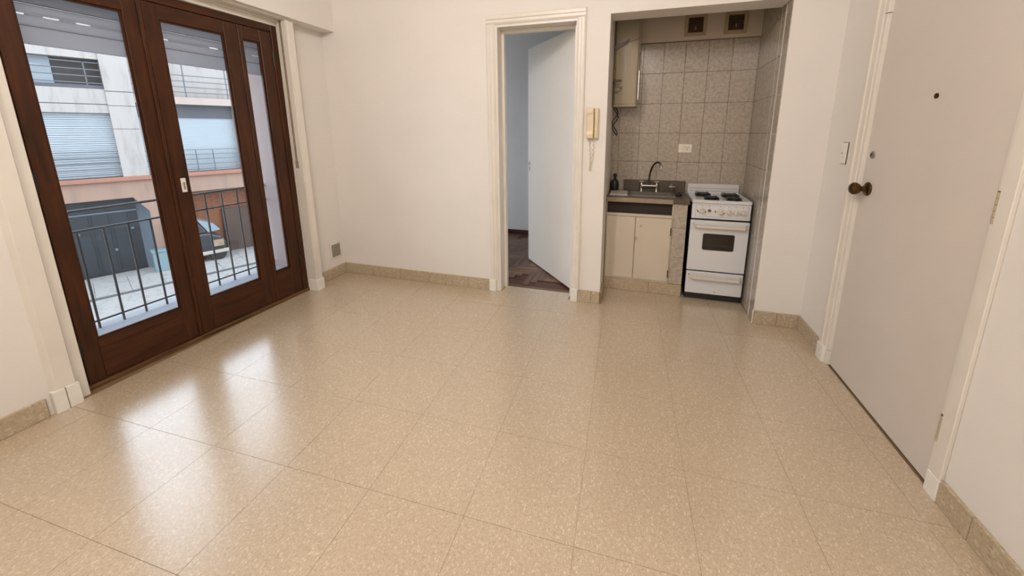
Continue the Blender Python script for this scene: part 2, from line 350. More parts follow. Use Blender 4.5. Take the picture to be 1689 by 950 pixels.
BS('door_stop', [(DX0+0.022, DX0+0.040, YB+0.10, YB+0.14, 0, DZ-0.022), (DX1-0.040, DX1-0.022, YB+0.06, YB+0.10, 0, DZ-0.022), (DX0+0.04, DX1-0.04, YB+0.10, YB+0.14, DZ-0.045, DZ-0.022)], m_trim, t)

# ------------------------------------------------------------------ bedroom behind the doorway
BX0, BX1, BY = -3.4, -0.27, 4.58
bf = B('floor_bedroom', BX0, BX1, YB+0.122, BY+0.1, -0.10, -0.006, m_redbase); struct(bf, 'dark herringbone parquet floor of the room beyond', 'floor')
PL, PW = 0.30, 0.06
bm = bmesh.new(); box(bm, -PL/2+0.0006, PL/2-0.0006, -PW/2+0.0006, PW/2-0.0006, -0.006, 0.0); me_a = bpy.data.meshes.new('parquet_block'); bm.to_mesh(me_a); bm.free(); me_a.materials.append(m_parq)
me_b = me_a.copy(); me_b.materials.clear(); me_b.materials.append(m_parq2)
a45 = math.radians(45)
npl = 0
for i in range(-16, 17):
    for j in range(-12, 13):
        for k in (0, 1):
            # herringbone lattice, blocks of 5:1
            u = i*PW + j*PL + (0 if k == 0 else PL/2+PW/2) ; v = i*PW - j*PL*1.0 + (0 if k == 0 else -PL/2+PW/2)
            cx, cy = -1.2+u*math.cos(0)*1.0, 3.75+v
            # restrict to the part the doorway can show
            if not (-2.0 < cx < -0.44 and YB+0.28 < cy < BY-0.16): continue
            o = bpy.data.objects.new('parquet_block', me_a if k == 0 else me_b); COL.objects.link(o); o.parent = bf
            o.location = Vector((cx, cy, 0))-ORG[bf.name]; o.rotation_euler.z = 0 if k == 0 else math.pi/2; npl += 1
# border strips
B('parquet_block', -1.05, -0.475, YB+0.123, YB+0.16, -0.006, -0.0002, m_parq, bf)
bw = BS('wall_bedroom', [(BX0, BX1, BY, BY+0.1, 0, ZC), (BX1, BX1+0.04, YB+WT, BY, 0, ZC),
   (BX0-0.1, BX0, YB+WT, 3.1, 0, ZC), (BX0-0.1, BX0, 3.1, 4.48, 0, 0.4), (BX0-0.1, BX0, 3.1, 4.48, 2.55, ZC), (BX0-0.1, BX0, 4.48, BY+0.1, 0, ZC), (BX0, XL-0.15, YB+0.01, YB+WT, 0, ZC)], m_blue)  # unseen opening in the left side, added to let daylight in
struct(bw, 'bluish white wall of the room beyond the doorway', 'wall')
struct(B('ceiling_bedroom', BX0-0.1, BX1, YB+WT, BY+0.1, ZC+0.001, ZC+0.1, m_ceil), 'ceiling of the room beyond', 'ceiling')
struct(B('baseboard_bedroom', BX0, BX1, BY-0.014, BY, 0, 0.055, m_redbase), 'dark red-brown skirting in the room beyond', 'baseboard')

# bedroom door leaf, open into the room beyond
hx, hy = -0.490, 2.992; ex, ey = -1.051, 3.636
dl = math.hypot(ex-hx, ey-hy); dv = Vector(((ex-hx)/dl, (ey-hy)/dl, 0)); nv = Vector((-dv.y, dv.x, 0))
if nv.y > 0: nv = -nv
FD = Matrix(((dv.x, nv.x, 0, hx), (dv.y, nv.y, 0, hy), (0, 0, 1, 0), (0, 0, 0, 1)))   # local: along leaf, towards viewer, up
d1 = thing('door_1', (hx, hy, 0), 'plain white bedroom door standing open beyond the doorway', 'door', kind='structure')
B('door_leaf', 0.0, dl, -0.036, 0.0, 0.012, 2.118, m_bdoor, d1, FD, bevel=0.002)
hp = B('handle_plate', dl-0.052, dl-0.028, 0.0, 0.004, 1.015, 1.058, m_chrome, d1, FD, bevel=0.001)
bm = bmesh.new(); tube(bm, [(dl-0.04, 0.003, 1.037), (dl-0.04, 0.03, 1.037), (dl-0.045, 0.042, 1.037), (dl-0.075, 0.045, 1.036), (dl-0.10, 0.044, 1.034)], [0.008, 0.008, 0.008, 0.007, 0.006]); P('door_handle', bm, m_chrome, d1, FD, smooth=True)
bm = bmesh.new(); tube(bm, [(dl-0.02, -0.036, 1.037), (dl-0.02, -0.07, 1.037), (dl+0.005, -0.078, 1.037), (dl+0.03, -0.076, 1.036)], 0.007); P('door_handle', bm, m_chrome, d1, FD, smooth=True)
B('keyhole_plate', dl-0.050, dl-0.030, 0.0, 0.004, 0.955, 1.000, m_chrome, d1, FD, bevel=0.001)
B('keyhole', dl-0.043, dl-0.037, 0.004, 0.0045, 0.966, 0.990, m_dark, d1, FD)
for z in (0.25, 1.9): 
    bm = bmesh.new(); lathe(bm, [(0.008, 0), (0.008, 0.09)], (-0.466, 2.992, z)); P('hinge', bm, m_hinge, d1, smooth=True)

# ------------------------------------------------------------------ entrance door (right wall)
d2 = thing('door_2', (XR+0.03, 2.0, 0), 'large cream entrance door with brass knob in the right wall', 'door', kind='structure')
DFX = XR+0.006
B('door_leaf', DFX, DFX+0.042, EY0+0.003, EY1-0.003, 0.008, EZ-0.005, m_door, d2, bevel=0.0015)
B('under_door_gap', DFX+0.006, DFX+0.04, EY0, EY1, 0.0, 0.007, m_dark, d2)
bm = bmesh.new(); lathe(bm, [(0.002, 0.0), (0.034, 0.0), (0.036, -0.004), (0.030, -0.010), (0.016, -0.014), (0.013, -0.030), (0.015, -0.036), (0.026, -0.042), (0.032, -0.054), (0.031, -0.066), (0.022, -0.076), (0.006, -0.080)], (DFX, 2.318, 1.058), 'X'); kn = P('door_knob', bm, m_brass, d2, smooth=True)
bm = bmesh.new(); lathe(bm, [(0.004, 0), (0.019, 0), (0.019, -0.005), (0.012, -0.009), (0.004, -0.009)], (DFX, 2.326, 1.232), 'X'); lk = P('lock_cylinder', bm, m_steel, d2, smooth=True)
B('key_slot', DFX-0.0098, DFX-0.009, 2.322, 2.330, 1.224, 1.240, m_dark, lk)
bm = bmesh.new(); lathe(bm, [(0.002, 0), (0.0105, 0), (0.0105, -0.004), (0.007, -0.005), (0.003, -0.004)], (DFX, 1.972, 1.492), 'X'); P('peephole', bm, m_brass, d2, smooth=True)
for z in (0.262, 1.105):
    bm = bmesh.new()
    for k in range(5): lathe(bm, [(0.0065, 0.001), (0.0065, 0.020)], (XR-0.006, 1.580, z-0.052+k*0.021), 'Z', 10)
    h = P('hinge', bm, m_hinge, d2, smooth=True); B('hinge_gap', XR-0.0015, XR-0.0005, 1.583, 1.598, z-0.055, z+0.056, m_print, h)
t = thing('trim_3', (XR, 2.0, 0), 'cream painted casing around the entrance door', 'door casing', kind='structure')
BS('jamb_casing', [(XR-0.016, XR, 2.405, 2.470, 0.09, 2.20), (XR-0.024, XR, 2.440, 2.470, 0.09, 2.20)], m_trim, t, bevel=0.002)
B('jamb_strip', XR-0.010, XR+0.012, EY1-0.003, 2.406, 0.09, 1.915, m_trim, t, bevel=0.002)
B('jamb_strip', XR-0.013, XR+0.012, EY1-0.008, 2.406, 1.917, 2.20, m_trim, t, bevel=0.002)
BS('jamb_casing', [(XR-0.014, XR, 1.521, 1.572, 0.09, 2.20)], m_trim, t, bevel=0.002)
B('jamb_strip', XR-0.001, XR+0.010, 1.572, EY0, 0.0, 2.20, m_trim, t)
B('head_casing', XR-0.026, XR, 1.521, 2.470, 2.105, 2.17, m_trim, t, bevel=0.002)
B('plinth_block', XR-0.030, XR, 2.403, 2.474, 0, 0.10, m_plinth, t, bevel=0.002)
B('plinth_block', XR-0.014, XR+0.012, EY1-0.002, 2.404, 0, 0.085, m_trim, t, bevel=0.001)
B('plinth_block', XR-0.018, XR, 1.518, 1.576, 0, 0.09, m_plinth, t, bevel=0.002)

# switch plate between the corner and the entrance door
sp = thing('light_switch', (XR, 2.585, 1.16), 'small white light switch plate left of the entrance door', 'light switch')
B('plate_shadow_rim', XR-0.002, XR, 2.5525, 2.6145, 1.1625, 1.2875, m_print, sp)  # grey rim painted as the shadow line around the plate
B('plate', XR-0.010, XR-0.002, 2.555, 2.612, 1.165, 1.285, m_plate, sp, bevel=0.003)
B('rocker', XR-0.015, XR-0.0095, 2.570, 2.597, 1.200, 1.250, m_plate, sp, bevel=0.002)
B('indicator', XR-0.0158, XR-0.0148, 2.580, 2.587, 1.222, 1.229, m_dark, sp)

# ------------------------------------------------------------------ balcony door (left wall): local u along, w outwards, z up
wo = Vector((-2.738, 0.99, 0)); wt = Vector((0.066, 1.37, 0)).normalized(); ww = Vector((-wt.y, wt.x, 0))
FW = Matrix(((wt.x, ww.x, 0, wo.x), (wt.y, ww.y, 0, wo.y), (0, 0, 1, 0), (0, 0, 0, 1)))
UE = 1.357
w1 = thing('window_1', (-2.705, 1.68, 0), 'dark brown varnished wooden balcony door with tall glass panes', 'balcony door', kind='structure')
B('frame_jamb', -0.03, 0.028, 0.0, 0.07, 0.0, 2.13, m_brown, w1, FW, 0.002)
B('frame_jamb', 1.331, UE+0.02, 0.0, 0.07, 0.0, 2.13, m_brown, w1, FW, 0.002)
B('frame_head', 0.028, 1.331, 0.0, 0.07, 2.083, 2.13, m_brownh, w1, FW, 0.002)
B('threshold', -0.03, UE+0.02, -0.012, 0.07, 0.0, 0.024, m_sillw, w1, FW, 0.003)
def leaf(u0, u1, g0, g1, z0, z1, gz0, gz1):
    t_, w0 = 0.042, 0.004
    st = BS('door_leaf', [(u0, g0, w0, w0+t_, z0, z1), (g1, u1, w0, w0+t_, z0, z1)], m_brown, w1, FW, 0.003)
    B('bottom_rail', g0-0.0005, g1+0.0005, w0+0.001, w0+t_-0.001, z0, gz0, m_brownh, st, FW, 0.002)
    B('top_rail', g0-0.0005, g1+0.0005, w0+0.001, w0+t_-0.001, gz1, z1, m_brownh, st, FW, 0.002)
    b = 0.010
    BS('glazing_bead', [(g0, g0+b, w0+0.012, w0+0.018, gz0, gz1), (g1-b, g1, w0+0.012, w0+0.018, gz0, gz1), (g0+b, g1-b, w0+0.012, w0+0.018, gz0, gz0+b), (g0+b, g1-b, w0+0.012, w0+0.018, gz1-b, gz1)], m_brown, st, FW)
    B('pane', g0+0.001, g1-0.001, w0+0.019, w0+0.023, gz0+0.001, gz1-0.001, m_glass, st, FW)
    return st
lf1 = leaf(0.031, 0.566, 0.101, 0.484, 0.027, 2.080, 0.256, 2.000)
lf2 = leaf(0.570, 1.086, 0.647, 0.998, 0.027, 2.080, 0.251, 1.995)
lf3 = leaf(1.089, 1.329, 1.116, 1.242, 0.027, 2.080, 0.258, 1.990)
B('cover_strip', 0.548, 0.566, -0.006, 0.005, 0.03, 2.078, m_brown, lf1, FW, 0.002)
hp = B('handle_plate', 0.602, 0.628, -0.002, 0.005, 0.982, 1.070, m_plate, lf2, FW, 0.002)
B('latch_slot', 0.610, 0.621, -0.0028, -0.001, 0.998, 1.045, m_ventg, lf2, FW)
for z in (0.235, 1.12): B('hinge', 0.022, 0.036, -0.004, 0.006, z-0.05, z+0.05, m_black, lf1, FW, 0.002)
for z in (0.29, 1.89): B('hinge', 1.322, 1.336, -0.004, 0.006, z-0.05, z+0.05, m_black, lf3, FW, 0.002)

# casings of the balcony door
t = thing('trim_4', (-2.66, 1.68, 0), 'cream painted casing beside and above the balcony door', 'door casing', kind='structure')
bm = bmesh.new(); prism(bm, [(XL, 0.866), (-2.652, 0.880), (-2.650, 0.884), (-2.650, 0.944), (-2.654, 0.948), (XL, 0.948)], 'Z', 0.118, 2.172); P('jamb_casing', bm, m_trim, t)
B('jamb_casing', -2.735, -2.690, 0.948, 1.000, 0.0, 2.172, m_trim, t, bevel=0.002)
BS('plinth_block', [(XL, -2.645, 0.862, 0.906, 0, 0.118)], m_plinth, t, bevel=0.002)
BS('plinth_block', [(XL, -2.645, 0.909, 0.956, 0, 0.118)], m_plinth, t, bevel=0.002)
BS('jamb_casing', [(XL, -2.578, 2.382, 2.434, 0.10, 2.172)], m_trim, t, bevel=0.002)
BS('jamb_casing', [(-2.668, -2.578, 2.368, 2.380, 0.10, 2.172)], m_trim, t, bevel=0.001)
B('plinth_block', -2.668, -2.570, 2.362, 2.440, 0, 0.10, m_plinth, t, bevel=0.002)
B('head_casing', -2.745, -2.674, 0.96, 2.365, 2.131, 2.185, m_trim, t, bevel=0.002)
# shutter strap hanging beside the door
bm = bmesh.new()
box(bm, -2.640, -2.622, 2.3635, 2.3665, 1.10, 2.17)
box(bm, -2.645, -2.618, 2.3630, 2.3670, 1.06, 1.12)
tag(P('shutter_strap', bm, m_strap), 'grey fabric shutter strap hanging beside the balcony door', 'strap')

# roller shutter outside the glass, partly lowered
rs = thing('roller_shutter', (-2.82, 1.68, 1.77), 'pale grey slatted roller shutter half lowered behind the balcony door glass', 'roller shutter')
B('bottom_slat', 0.001, 1.359, 0.115, 0.127, 1.772, 1.856, m_shut, rs, FW, 0.003)
zz = [1.8575, 1.9105, 1.9635, 2.0135, 2.0635, 2.1135, 2.1635]
for a in zz:
    a0 = a+(0.004 if abs(a-1.9105) < 1e-4 else 0); bm = bmesh.new()
    prism(bm, [(0.126, a0), (0.121, a0+0.0005), (0.114, a0+0.010), (0.112, a0+0.025), (0.114, a0+0.038), (0.121, a+0.049), (0.126, a+0.0495)], 'X', 0.001, 1.359); P('shutter_slat', bm, m_shut, rs, FW)
for a in [1.8560]+[q-0.0022 for q in zz[2:]]: B('slat_joint_shade', 0.001, 1.359, 0.1185, 0.123, a, a+0.0034, m_groove_shade, rs, FW)  # dark strips paint the shade in the grooves between slats
for k in range(24):
    if k not in (2, 4, 6, 11, 12, 17, 22): B('slat_link', 0.002+k*0.0565, 0.0595+k*0.0565, 0.117, 0.124, 1.9065, 1.915, m_shut, rs, FW)

# exterior: reveal, ledge, railing
rv = BS('wall_exterior', [(1.362, 1.75, 0.075, 0.46, -2.6, 3.2), (-0.75, -0.002, 0.075, 0.46, -2.6, 3.2), (-0.75, 1.75, 0.16, 0.46, 2.20, 3.2), (-0.002, 1.362, 0.16, 0.40, -2.6, 0.0)], m_stucco, None, FW)
struct(rv, 'pinkish stucco outer reveal beside the balcony door', 'wall')
lg = BS('trim_5', [(-0.001, 1.3615, 0.076, 0.22, 0.0, 0.165), (-0.001, 1.3615, 0.22, 0.43, 0.0, 0.185)], m_ledge, None, FW, 0.004); struct(lg, 'pale concrete ledge outside the balcony door', 'ledge')
rl = thing('balcony_railing', tuple(FW @ Vector((0.68, 0.35, 0.185))), 'grey iron railing with upright bars outside the balcony door', 'railing')
for z, r in ((0.908, 0.0085), (0.790, 0.007), (0.232, 0.006)):
    bm = bmesh.new(); tube(bm, [(-0.003, 0.35, z), (1.363, 0.35, z)], r, 10); P('rail', bm, m_iron, rl, FW, smooth=True)
for k in range(12):
    u = 0.019+0.1115*k
    bm = bmesh.new(); tube(bm, [(u, 0.35, 0.186), (u, 0.35, 0.79 if k < 6 else 0.905)], 0.0062, 8); P('bar', bm, m_iron, rl, FW, smooth=True)

# ------------------------------------------------------------------ house across the street: local s along, e towards us, z up
fo = Vector((-13.522, 5.993, 0)); th = math.radians(22.93); ft = Vector((math.sin(th), math.cos(th), 0)); fe = Vector((ft.y, -ft.x, 0))
FF = Matrix(((ft.x, fe.x, 0, fo.x), (ft.y, fe.y, 0, fo.y), (0, 0, 1, 0), (0, 0, 0, 1)))
GZ = -2.6
gr = B('ground', -45, -2.9, -25, 45, GZ-0.2, GZ, m_street); struct(gr, 'pale street paving below the balcony', 'ground')
kerb = B('pavement_kerb', -9, 10, 1.55, 1.68, GZ, GZ+0.02, m_fgrey, gr, FF)
for k in range(14): B('pavement_slab', -3.5+k*0.62, -3.5+k*0.62+0.61, 0.02, 1.54, GZ, GZ+0.018, m_street, gr, FF)
hb = thing('apartment_building', tuple(FF @ Vector((0, 0, GZ))), 'weathered white and pink apartment house across the street', 'building')
def fb(name, s0, s1, e0, e1, z0, z1, mat, parent=hb, bev=0.0): return B(name, s0, s1, e0, e1, z0, z1, mat, parent, FF, bev)
fb('rear_wall', -8, 9, -3.0, -0.9, GZ, 4.3, m_fwhite)
# left bay
fb('upper_wall', -8, 0.57, -0.9, 0.0, 3.14, 4.3, m_fwhite)
fb('side_wall', -8, -2.2, -0.9, 0.0, 0.14, 3.14, m_fwhite)
fb('window_blind', -0.22, 0.57, -0.9, -0.30, 2.41, 3.14, m_fdark)
fb('window_pane', -2.2, -0.225, -0.9, -0.28, 2.41, 3.14, m_fblue2)
fb('window_sill', -2.2, 0.57, -0.30, -0.02, 2.40, 2.50, m_fgrey)
bm = bmesh.new()
for z in (2.55, 2.72, 2.88, 3.05): box(bm, -2.2, 0.57, -0.045, -0.02, z-0.012, z+0.012)
for s in (-1.6, -0.95, 0.30): box(bm, s-0.012, s+0.012, -0.045, -0.02, 2.5, 3.06)
P('railing', bm, m_iron, hb, FF)
fb('parapet', -8, 0.57, -0.9, 0.0, 2.04, 2.41, m_fwhite)
fb('parapet', -8, 0.57, -0.9, -0.015, 2.02, 2.04, m_fgrey)
fb('parapet', -8, 0.57, -0.9, 0.0, 1.81, 2.02, m_fwhite)
bm = bmesh.new()
z = 0.15
while z < 1.80:
    prism(bm, [(-0.20, z), (-0.112, z+0.004), (-0.107, z+0.028), (-0.112, z+0.050), (-0.20, z+0.052)], 'X', -2.2, 0.57); z += 0.055
P('shutter', bm, m_fblue, hb, FF)
bm = bmesh.new()
for z in (0.22, 0.37, 0.52, 0.67, 0.82): box(bm, -2.2, 0.57, -0.02, 0.0, z-0.011, z+0.011)
for s in (-1.6, -0.9): box(bm, s-0.012, s+0.012, -0.02, 0.0, 0.14, 0.82)
P('railing', bm, m_iron, hb, FF)
# pillar in blocks
for a, b in ((0.14, 1.40), (1.41, 2.00), (2.01, 2.36), (2.375, 4.3)): fb('pillar_block', 0.57, 1.075, -0.9, 0.05, a, b, m_fwhite, bev=0.004)
# right bay
fb('upper_wall', 1.075, 9, -0.9, -0.55, 2.31, 4.3, m_fwhite)
fb('balcony_slab', 1.075, 4.4, -0.9, 0.02, 2.11, 2.31, m_fslab)
fb('lintel', 1.075, 4.4, -0.9, -0.20, 1.73, 2.11, m_fgrey)
bm = bmesh.new(); z = 0.15
while z < 1.72: box(bm, 1.075, 3.22, -0.32, -0.24, z, z+0.047); z += 0.05
P('shutter', bm, m_fblue2, hb, FF)
fb('window_jamb', 3.22, 3.30, -0.4, -0.05, 0.14, 2.11, m_fwhite)
fb('side_wall', 3.30, 9, -0.9, 0.0, 0.14, 2.11, m_fwhite)
bm = bmesh.new()
for z in (2.45, 2.60, 2.76, 2.92): box(bm, 1.075, 4.4, -0.02, 0.0, z-0.011, z+0.011)
for s in (1.35, 2.16, 3.14, 4.0): box(bm, s-0.013, s+0.013, -0.02, 0.0, 2.31, 3.3)
P('railing', bm, m_iron, hb, FF)
bm = bmesh.new()
for z in (0.22, 0.37, 0.52, 0.66, 0.80): box(bm, 1.075, 3.30, -0.02, 0.0, z-0.011, z+0.011)
for s in (1.6, 2.15, 2.55, 3.20): box(bm, s-0.013, s+0.013, -0.02, 0.0, 0.14, 0.80)
P('railing', bm, m_iron, hb, FF)
# ledge and ground floor
fb('ledge', -8, 9, -0.9, 0.10, 0.03, 0.14, m_fterra, bev=0.01)
fb('lower_wall', -8, 9, -0.9, 0.0, -0.44, 0.03, m_fpink)
fb('lower_wall', 0.93, 1.70, -0.9, 0.0, GZ, -0.44, m_fpink)
fb('lower_wall', 3.6, 9, -0.9, 0.0, GZ, -0.44, m_fpink)
fb('lower_wall', -8, -2.6, -0.9, 0.0, GZ, -0.44, m_fpink)
bm = bmesh.new(); prism(bm, [(0.66, -0.44), (0.93, -0.44), (0.93, -0.86)], 'Y', -0.9, 0.0); P('corner_brace', bm, m_fpink, hb, FF)
bm = bmesh.new(); prism(bm, [(0.70, -0.45), (0.93, -0.10), (0.93, -0.80), (0.70, -0.80)], 'Z', GZ, -0.44); P('gate_jamb', bm, m_gatel, hb, FF)
gt = fb('garage_gate', -2.6, 0.72, -0.60, -0.45, GZ+0.03, -0.44, m_gate)
bm = bmesh.new()
for z in (-2.5, -1.35): box(bm, -2.6, 0.70, -0.45, -0.43, z-0.02, z+0.02)
for s in (-2.0, -1.4, -0.8, -0.2, 0.16, 0.52): box(bm, s-0.015, s+0.015, -0.45, -0.42, -2.55, -0.6)
P('gate_bars', bm, m_gate, gt, FF)
fb('gate_rail', -2.6, 0.70, -0.45, -0.41, -0.86, -0.82, m_gatel, gt)
for s, z in ((0.16, -1.9), (0.55, -1.35), (-0.45, -1.35)): fb('gate_latch', s-0.03, s+0.03, -0.43, -0.39, z-0.03, z+0.03, m_gatel, gt)
# brick infill on the right
br = fb('brick_panel', 1.70, 3.6, -0.85, -0.62, GZ, -0.44, m_rust)
bm = bmesh.new()
for r in range(9):
    z = -0.53-r*0.075
    for c in range(8):
        s = 1.70+c*0.24+(0.12 if r % 2 else 0)
        if s+0.225 < 3.6: box(bm, s, s+0.225, -0.63, -0.60, z-0.062, z)
P('brick_courses', bm, m_rust, br, FF)
fb('board', 2.62, 3.6, -0.66, -0.50, GZ, -1.16, m_rustd)
# street cabinet
sc_ = thing('street_cabinet', tuple(FF @ Vector((0.95, 0.25, GZ))), 'pale turquoise utility box beside the dark garage gate', 'utility box')
fb('cabinet_body', 0.78, 1.16, 0.05, 0.38, GZ+0.018, -2.02, m_teal, sc_, 0.01)
fb('cabinet_lid', 0.76, 1.18, 0.03, 0.40, -2.02, -1.97, m_teal, sc_, 0.008)
# parked vehicle in front of the bricks
vh = thing('parked_vehicle', tuple(FF @ Vector((1.9, -0.1, GZ))), 'dark parked vehicle with pale windscreen in front of the bricks', 'vehicle')
bm = bmesh.new(); prism(bm, [(1.25, -2.38), (2.42, -2.34), (2.46, -2.10), (2.36, -1.88), (2.02, -1.72), (1.25, -1.70)], 'Y', -0.45, 0.35); P('vehicle_body', bm, m_veh, vh, FF, 0.03)
bm = bmesh.new(); prism(bm, [(1.25, -1.69), (2.02, -1.70), (1.78, -1.22), (1.25, -1.18)], 'Y', -0.40, 0.30); P('vehicle_cab', bm, m_veh, vh, FF, 0.02)
bm = bmesh.new(); prism(bm, [(2.06, -1.69), (2.36, -1.66), (2.22, -1.45), (1.92, -1.30), (1.86, -1.30)], 'Y', -0.38, 0.28); P('windscreen', bm, m_vwin, vh, FF)
fb('vehicle_grille', 2.10, 2.38, 0.352, 0.37, -2.15, -1.95, m_tan, vh)
fb('bumper', 1.25, 2.50, 0.33, 0.42, -2.36, -2.26, m_ventg, vh, 0.01)
for s in (1.45, 2.2):
    bm = bmesh.new(); lathe(bm, [(0.05, 0), (0.20, 0), (0.22, 0.03), (0.22, 0.14), (0.20, 0.17), (0.05, 0.17)], (s, 0.20, GZ+0.22), 'Y', 20); P('wheel', bm, m_black, vh, FF, smooth=True)

# ------------------------------------------------------------------ wall vent on the left wall
v = thing('wall_vent', (XL, 2.70, 0.19), 'small square ventilation grille low on the wall beside the balcony door', 'vent')
y0, y1, z0, z1 = 2.636, 2.770, 0.178, 0.330
BS('vent_frame', [(XL, XL+0.008, y0, y0+0.016, z0, z1), (XL, XL+0.008, y1-0.016, y1, z0, z1), (XL, XL+0.008, y0+0.016, y1-0.016, z0, z0+0.016), (XL, XL+0.008, y0+0.016, y1-0.016, z1-0.016, z1)], m_trim, v, bevel=0.001)
B('vent_backing', XL, XL+0.002, y0+0.016, y1-0.016, z0+0.016, z1-0.016, m_dark, v)
for k in range(9):
    z = z0+0.018+k*0.0132
    bm = bmesh.new(); prism(bm, [(XL+0.002, z+0.009), (XL+0.007, z), (XL+0.008, z+0.002), (XL+0.003, z+0.011)], 'Y', y0+0.016, y1-0.016); P('vent_slat', bm, m_ventg, v)

# ------------------------------------------------------------------ intercom
ic = thing('intercom_phone', (-0.318, YB, 1.295), 'yellowed wall intercom handset between doorway and kitchen', 'intercom')
B('intercom_base', -0.306, -0.278, YB-0.030, YB, 1.298, 1.512, m_ic, ic, bevel=0.004)
B('intercom_back', -0.358, -0.306, YB-0.018, YB, 1.302, 1.508, m_ic, ic, bevel=0.003)
bm = bmesh.new(); prism(bm, [(YB-0.019, 1.300), (YB-0.052, 1.298), (YB-0.056, 1.33), (YB-0.046, 1.345), (YB-0.046, 1.465), (YB-0.056, 1.48), (YB-0.052, 1.516), (YB-0.019, 1.514)], 'X', -0.361, -0.311); P('handset', bm, m_ic, ic, bevel=0.004)
B('call_button', -0.300, -0.284, YB-0.033, YB-0.029, 1.355, 1.372, m_cream, ic, bevel=0.001)
pts = []
for k in range(90):
    a = k/89; 
    z = 1.30-0.235*math.sin(a*math.pi*0.98) if a < 0.5 else 1.065+(1.298-1.065)*(1-math.sin(a*math.pi))
    x = -0.342+0.030*a+0.006*math.sin(a*9); pts.append((x+0.0045*math.cos(k*1.4), YB-0.014+0.0045*math.sin(k*1.4), z))
bm = bmesh.new(); tube(bm, pts, 0.0026, 6); P('coiled_cord', bm, m_ic, ic, smooth=True)

# ------------------------------------------------------------------ kitchen recess shell
kb = B('wall_kitchen_back', KL-0.05, KR2+0.1, KY, KY+0.12, 0, ZC, m_grout); struct(kb, 'marbled tile back wall of the kitchen recess, painted above', 'wall')
pw = plain('recess_upper_paint', (0.62, 0.53, 0.42, 1), 0.75, var=0.03)
B('painted_band', KL, KR2+0.01, KY-0.010, KY, 2.079, ZC, pw, kb)
B('tile_top_edge', KL, KR2, KY-0.013, KY, 2.072, 2.079, m_grout, kb)
struct(B('wall_kitchen_left', KL-0.05, KL, YB+WT, KY, 0, ZC, m_wall), 'left side wall of the kitchen recess', 'wall')
xj = [KL, -0.161, 0.013, 0.178, 0.347, 0.522, 0.699, KR2]
zj = [0.332, 0.582, 0.831, 1.081, 1.331, 1.581, 1.830, 2.073]
gj = 0.0012
for a, b in zip(zj, zj[1:]):
    for c, d in zip(xj, xj[1:]): B('wall_tile', c+gj, d-gj, KY-0.007, KY, a+gj, b-gj, m_tile, kb, bevel=0.0008)
# right side wall (runs a little outwards), tiled
kd = Vector((KR2-KR, KY-YB, 0)); kl = kd.length; kd.normalize(); kn_ = Vector((-kd.y, kd.x, 0))   # kn_ points into the recess (-x)
FK = Matrix(((kd.x, kn_.x, 0, KR), (kd.y, kn_.y, 0, YB), (0, 0, 1, 0), (0, 0, 0, 1)))
kr = B('wall_kitchen_right', 0.004, kl, -0.05, -0.006, 0, ZC, m_grout, None, FK); struct(kr, 'marbled tile right wall of the kitchen recess', 'wall')
yj = [0.0, 0.198, 0.372, 0.546, kl]; zr = [0.0, 0.082]+[0.332, 0.582, 0.831, 1.081, 1.331, 1.581, 1.830, 2.079, 2.328, 2.577]
for a, b in zip(zr, zr[1:]):
    for c, d in zip(yj, yj[1:]): B('wall_tile', c+gj, d-gj, -0.006, 0.0, a+gj, b-gj, m_tile, kr, FK, bevel=0.0008)
B('corner_bead', 0.1965, 0.1995, -0.001, 0.0008, 0.0, 2.14, m_trim, kr, FK)
B('edge_bead', -0.004, 0.003, -0.006, 0.002, 0.0, 0.098, m_plinth, kr, FK)

# ------------------------------------------------------------------ vents high on the kitchen wall
def kvent(x0, x1, z0, z1, label):
    v = thing('kitchen_vent', ((x0+x1)/2, KY-0.01, z0), label, 'vent', 'square vents high on the kitchen wall'); f = 0.026; Y1 = KY-0.010
    BS('vent_frame', [(x0, x0+f, Y1-0.012, Y1, z0, z1), (x1-f, x1, Y1-0.012, Y1, z0, z1), (x0+f, x1-f, Y1-0.012, Y1, z0, z0+f), (x0+f, x1-f, Y1-0.012, Y1, z1-f, z1)], m_ventf, v, bevel=0.002)
    B('vent_backing', x0+f, x1-f, Y1-0.002, Y1, z0+f, z1-f, m_dark, v)
    n = 8; h = (z1-z0-2*f)/n
    for k in range(n):
        z = z0+f+k*h
        bm = bmesh.new(); prism(bm, [(Y1-0.002, z+h*0.75), (Y1-0.009, z+h*0.1), (Y1-0.010, z+h*0.3), (Y1-0.003, z+h*0.95)], 'X', x0+f, x1-f); P('vent_slat', bm, plain_dark, v)
    B('vent_pull', (x0+x1)/2-0.003, (x0+x1)/2+0.003, Y1-0.016, Y1-0.008, z0+f+0.02, z0+f+0.045, m_ventf, v)
plain_dark = plain('vent_dark_slat', srgb(92, 70, 46), 0.6, var=0.2, scale=60)
kvent(0.322, 0.486, 2.110, 2.278, 'brown square vent high on the kitchen wall, nearer the water heater')
kvent(0.618, 0.780, 2.108, 2.274, 'brown square vent high on the kitchen wall, nearer the right corner')

# wall socket
ws = thing('wall_socket', (0.40, KY-0.007, 1.16), 'white switch and socket plate on the kitchen tiles', 'socket')
Y1 = KY-0.007
B('plate', 0.345, 0.454, Y1-0.010, Y1, 1.163, 1.237, m_plate, ws, bevel=0.003)
B('rocker', 0.372, 0.398, Y1-0.014, Y1-0.009, 1.178, 1.222, m_cream, ws, bevel=0.002)
B('socket_face', 0.403, 0.431, Y1-0.012, Y1-0.009, 1.178, 1.222, m_plate, ws, bevel=0.001)
for dx, dz, a in ((0.410, 1.208, 0), (0.424, 1.208, 0), (0.417, 1.190, 1)): B('socket_slot', dx-0.002, dx+0.002, Y1-0.0125, Y1-0.0115, dz-0.006, dz+0.006, m_dark, ws)

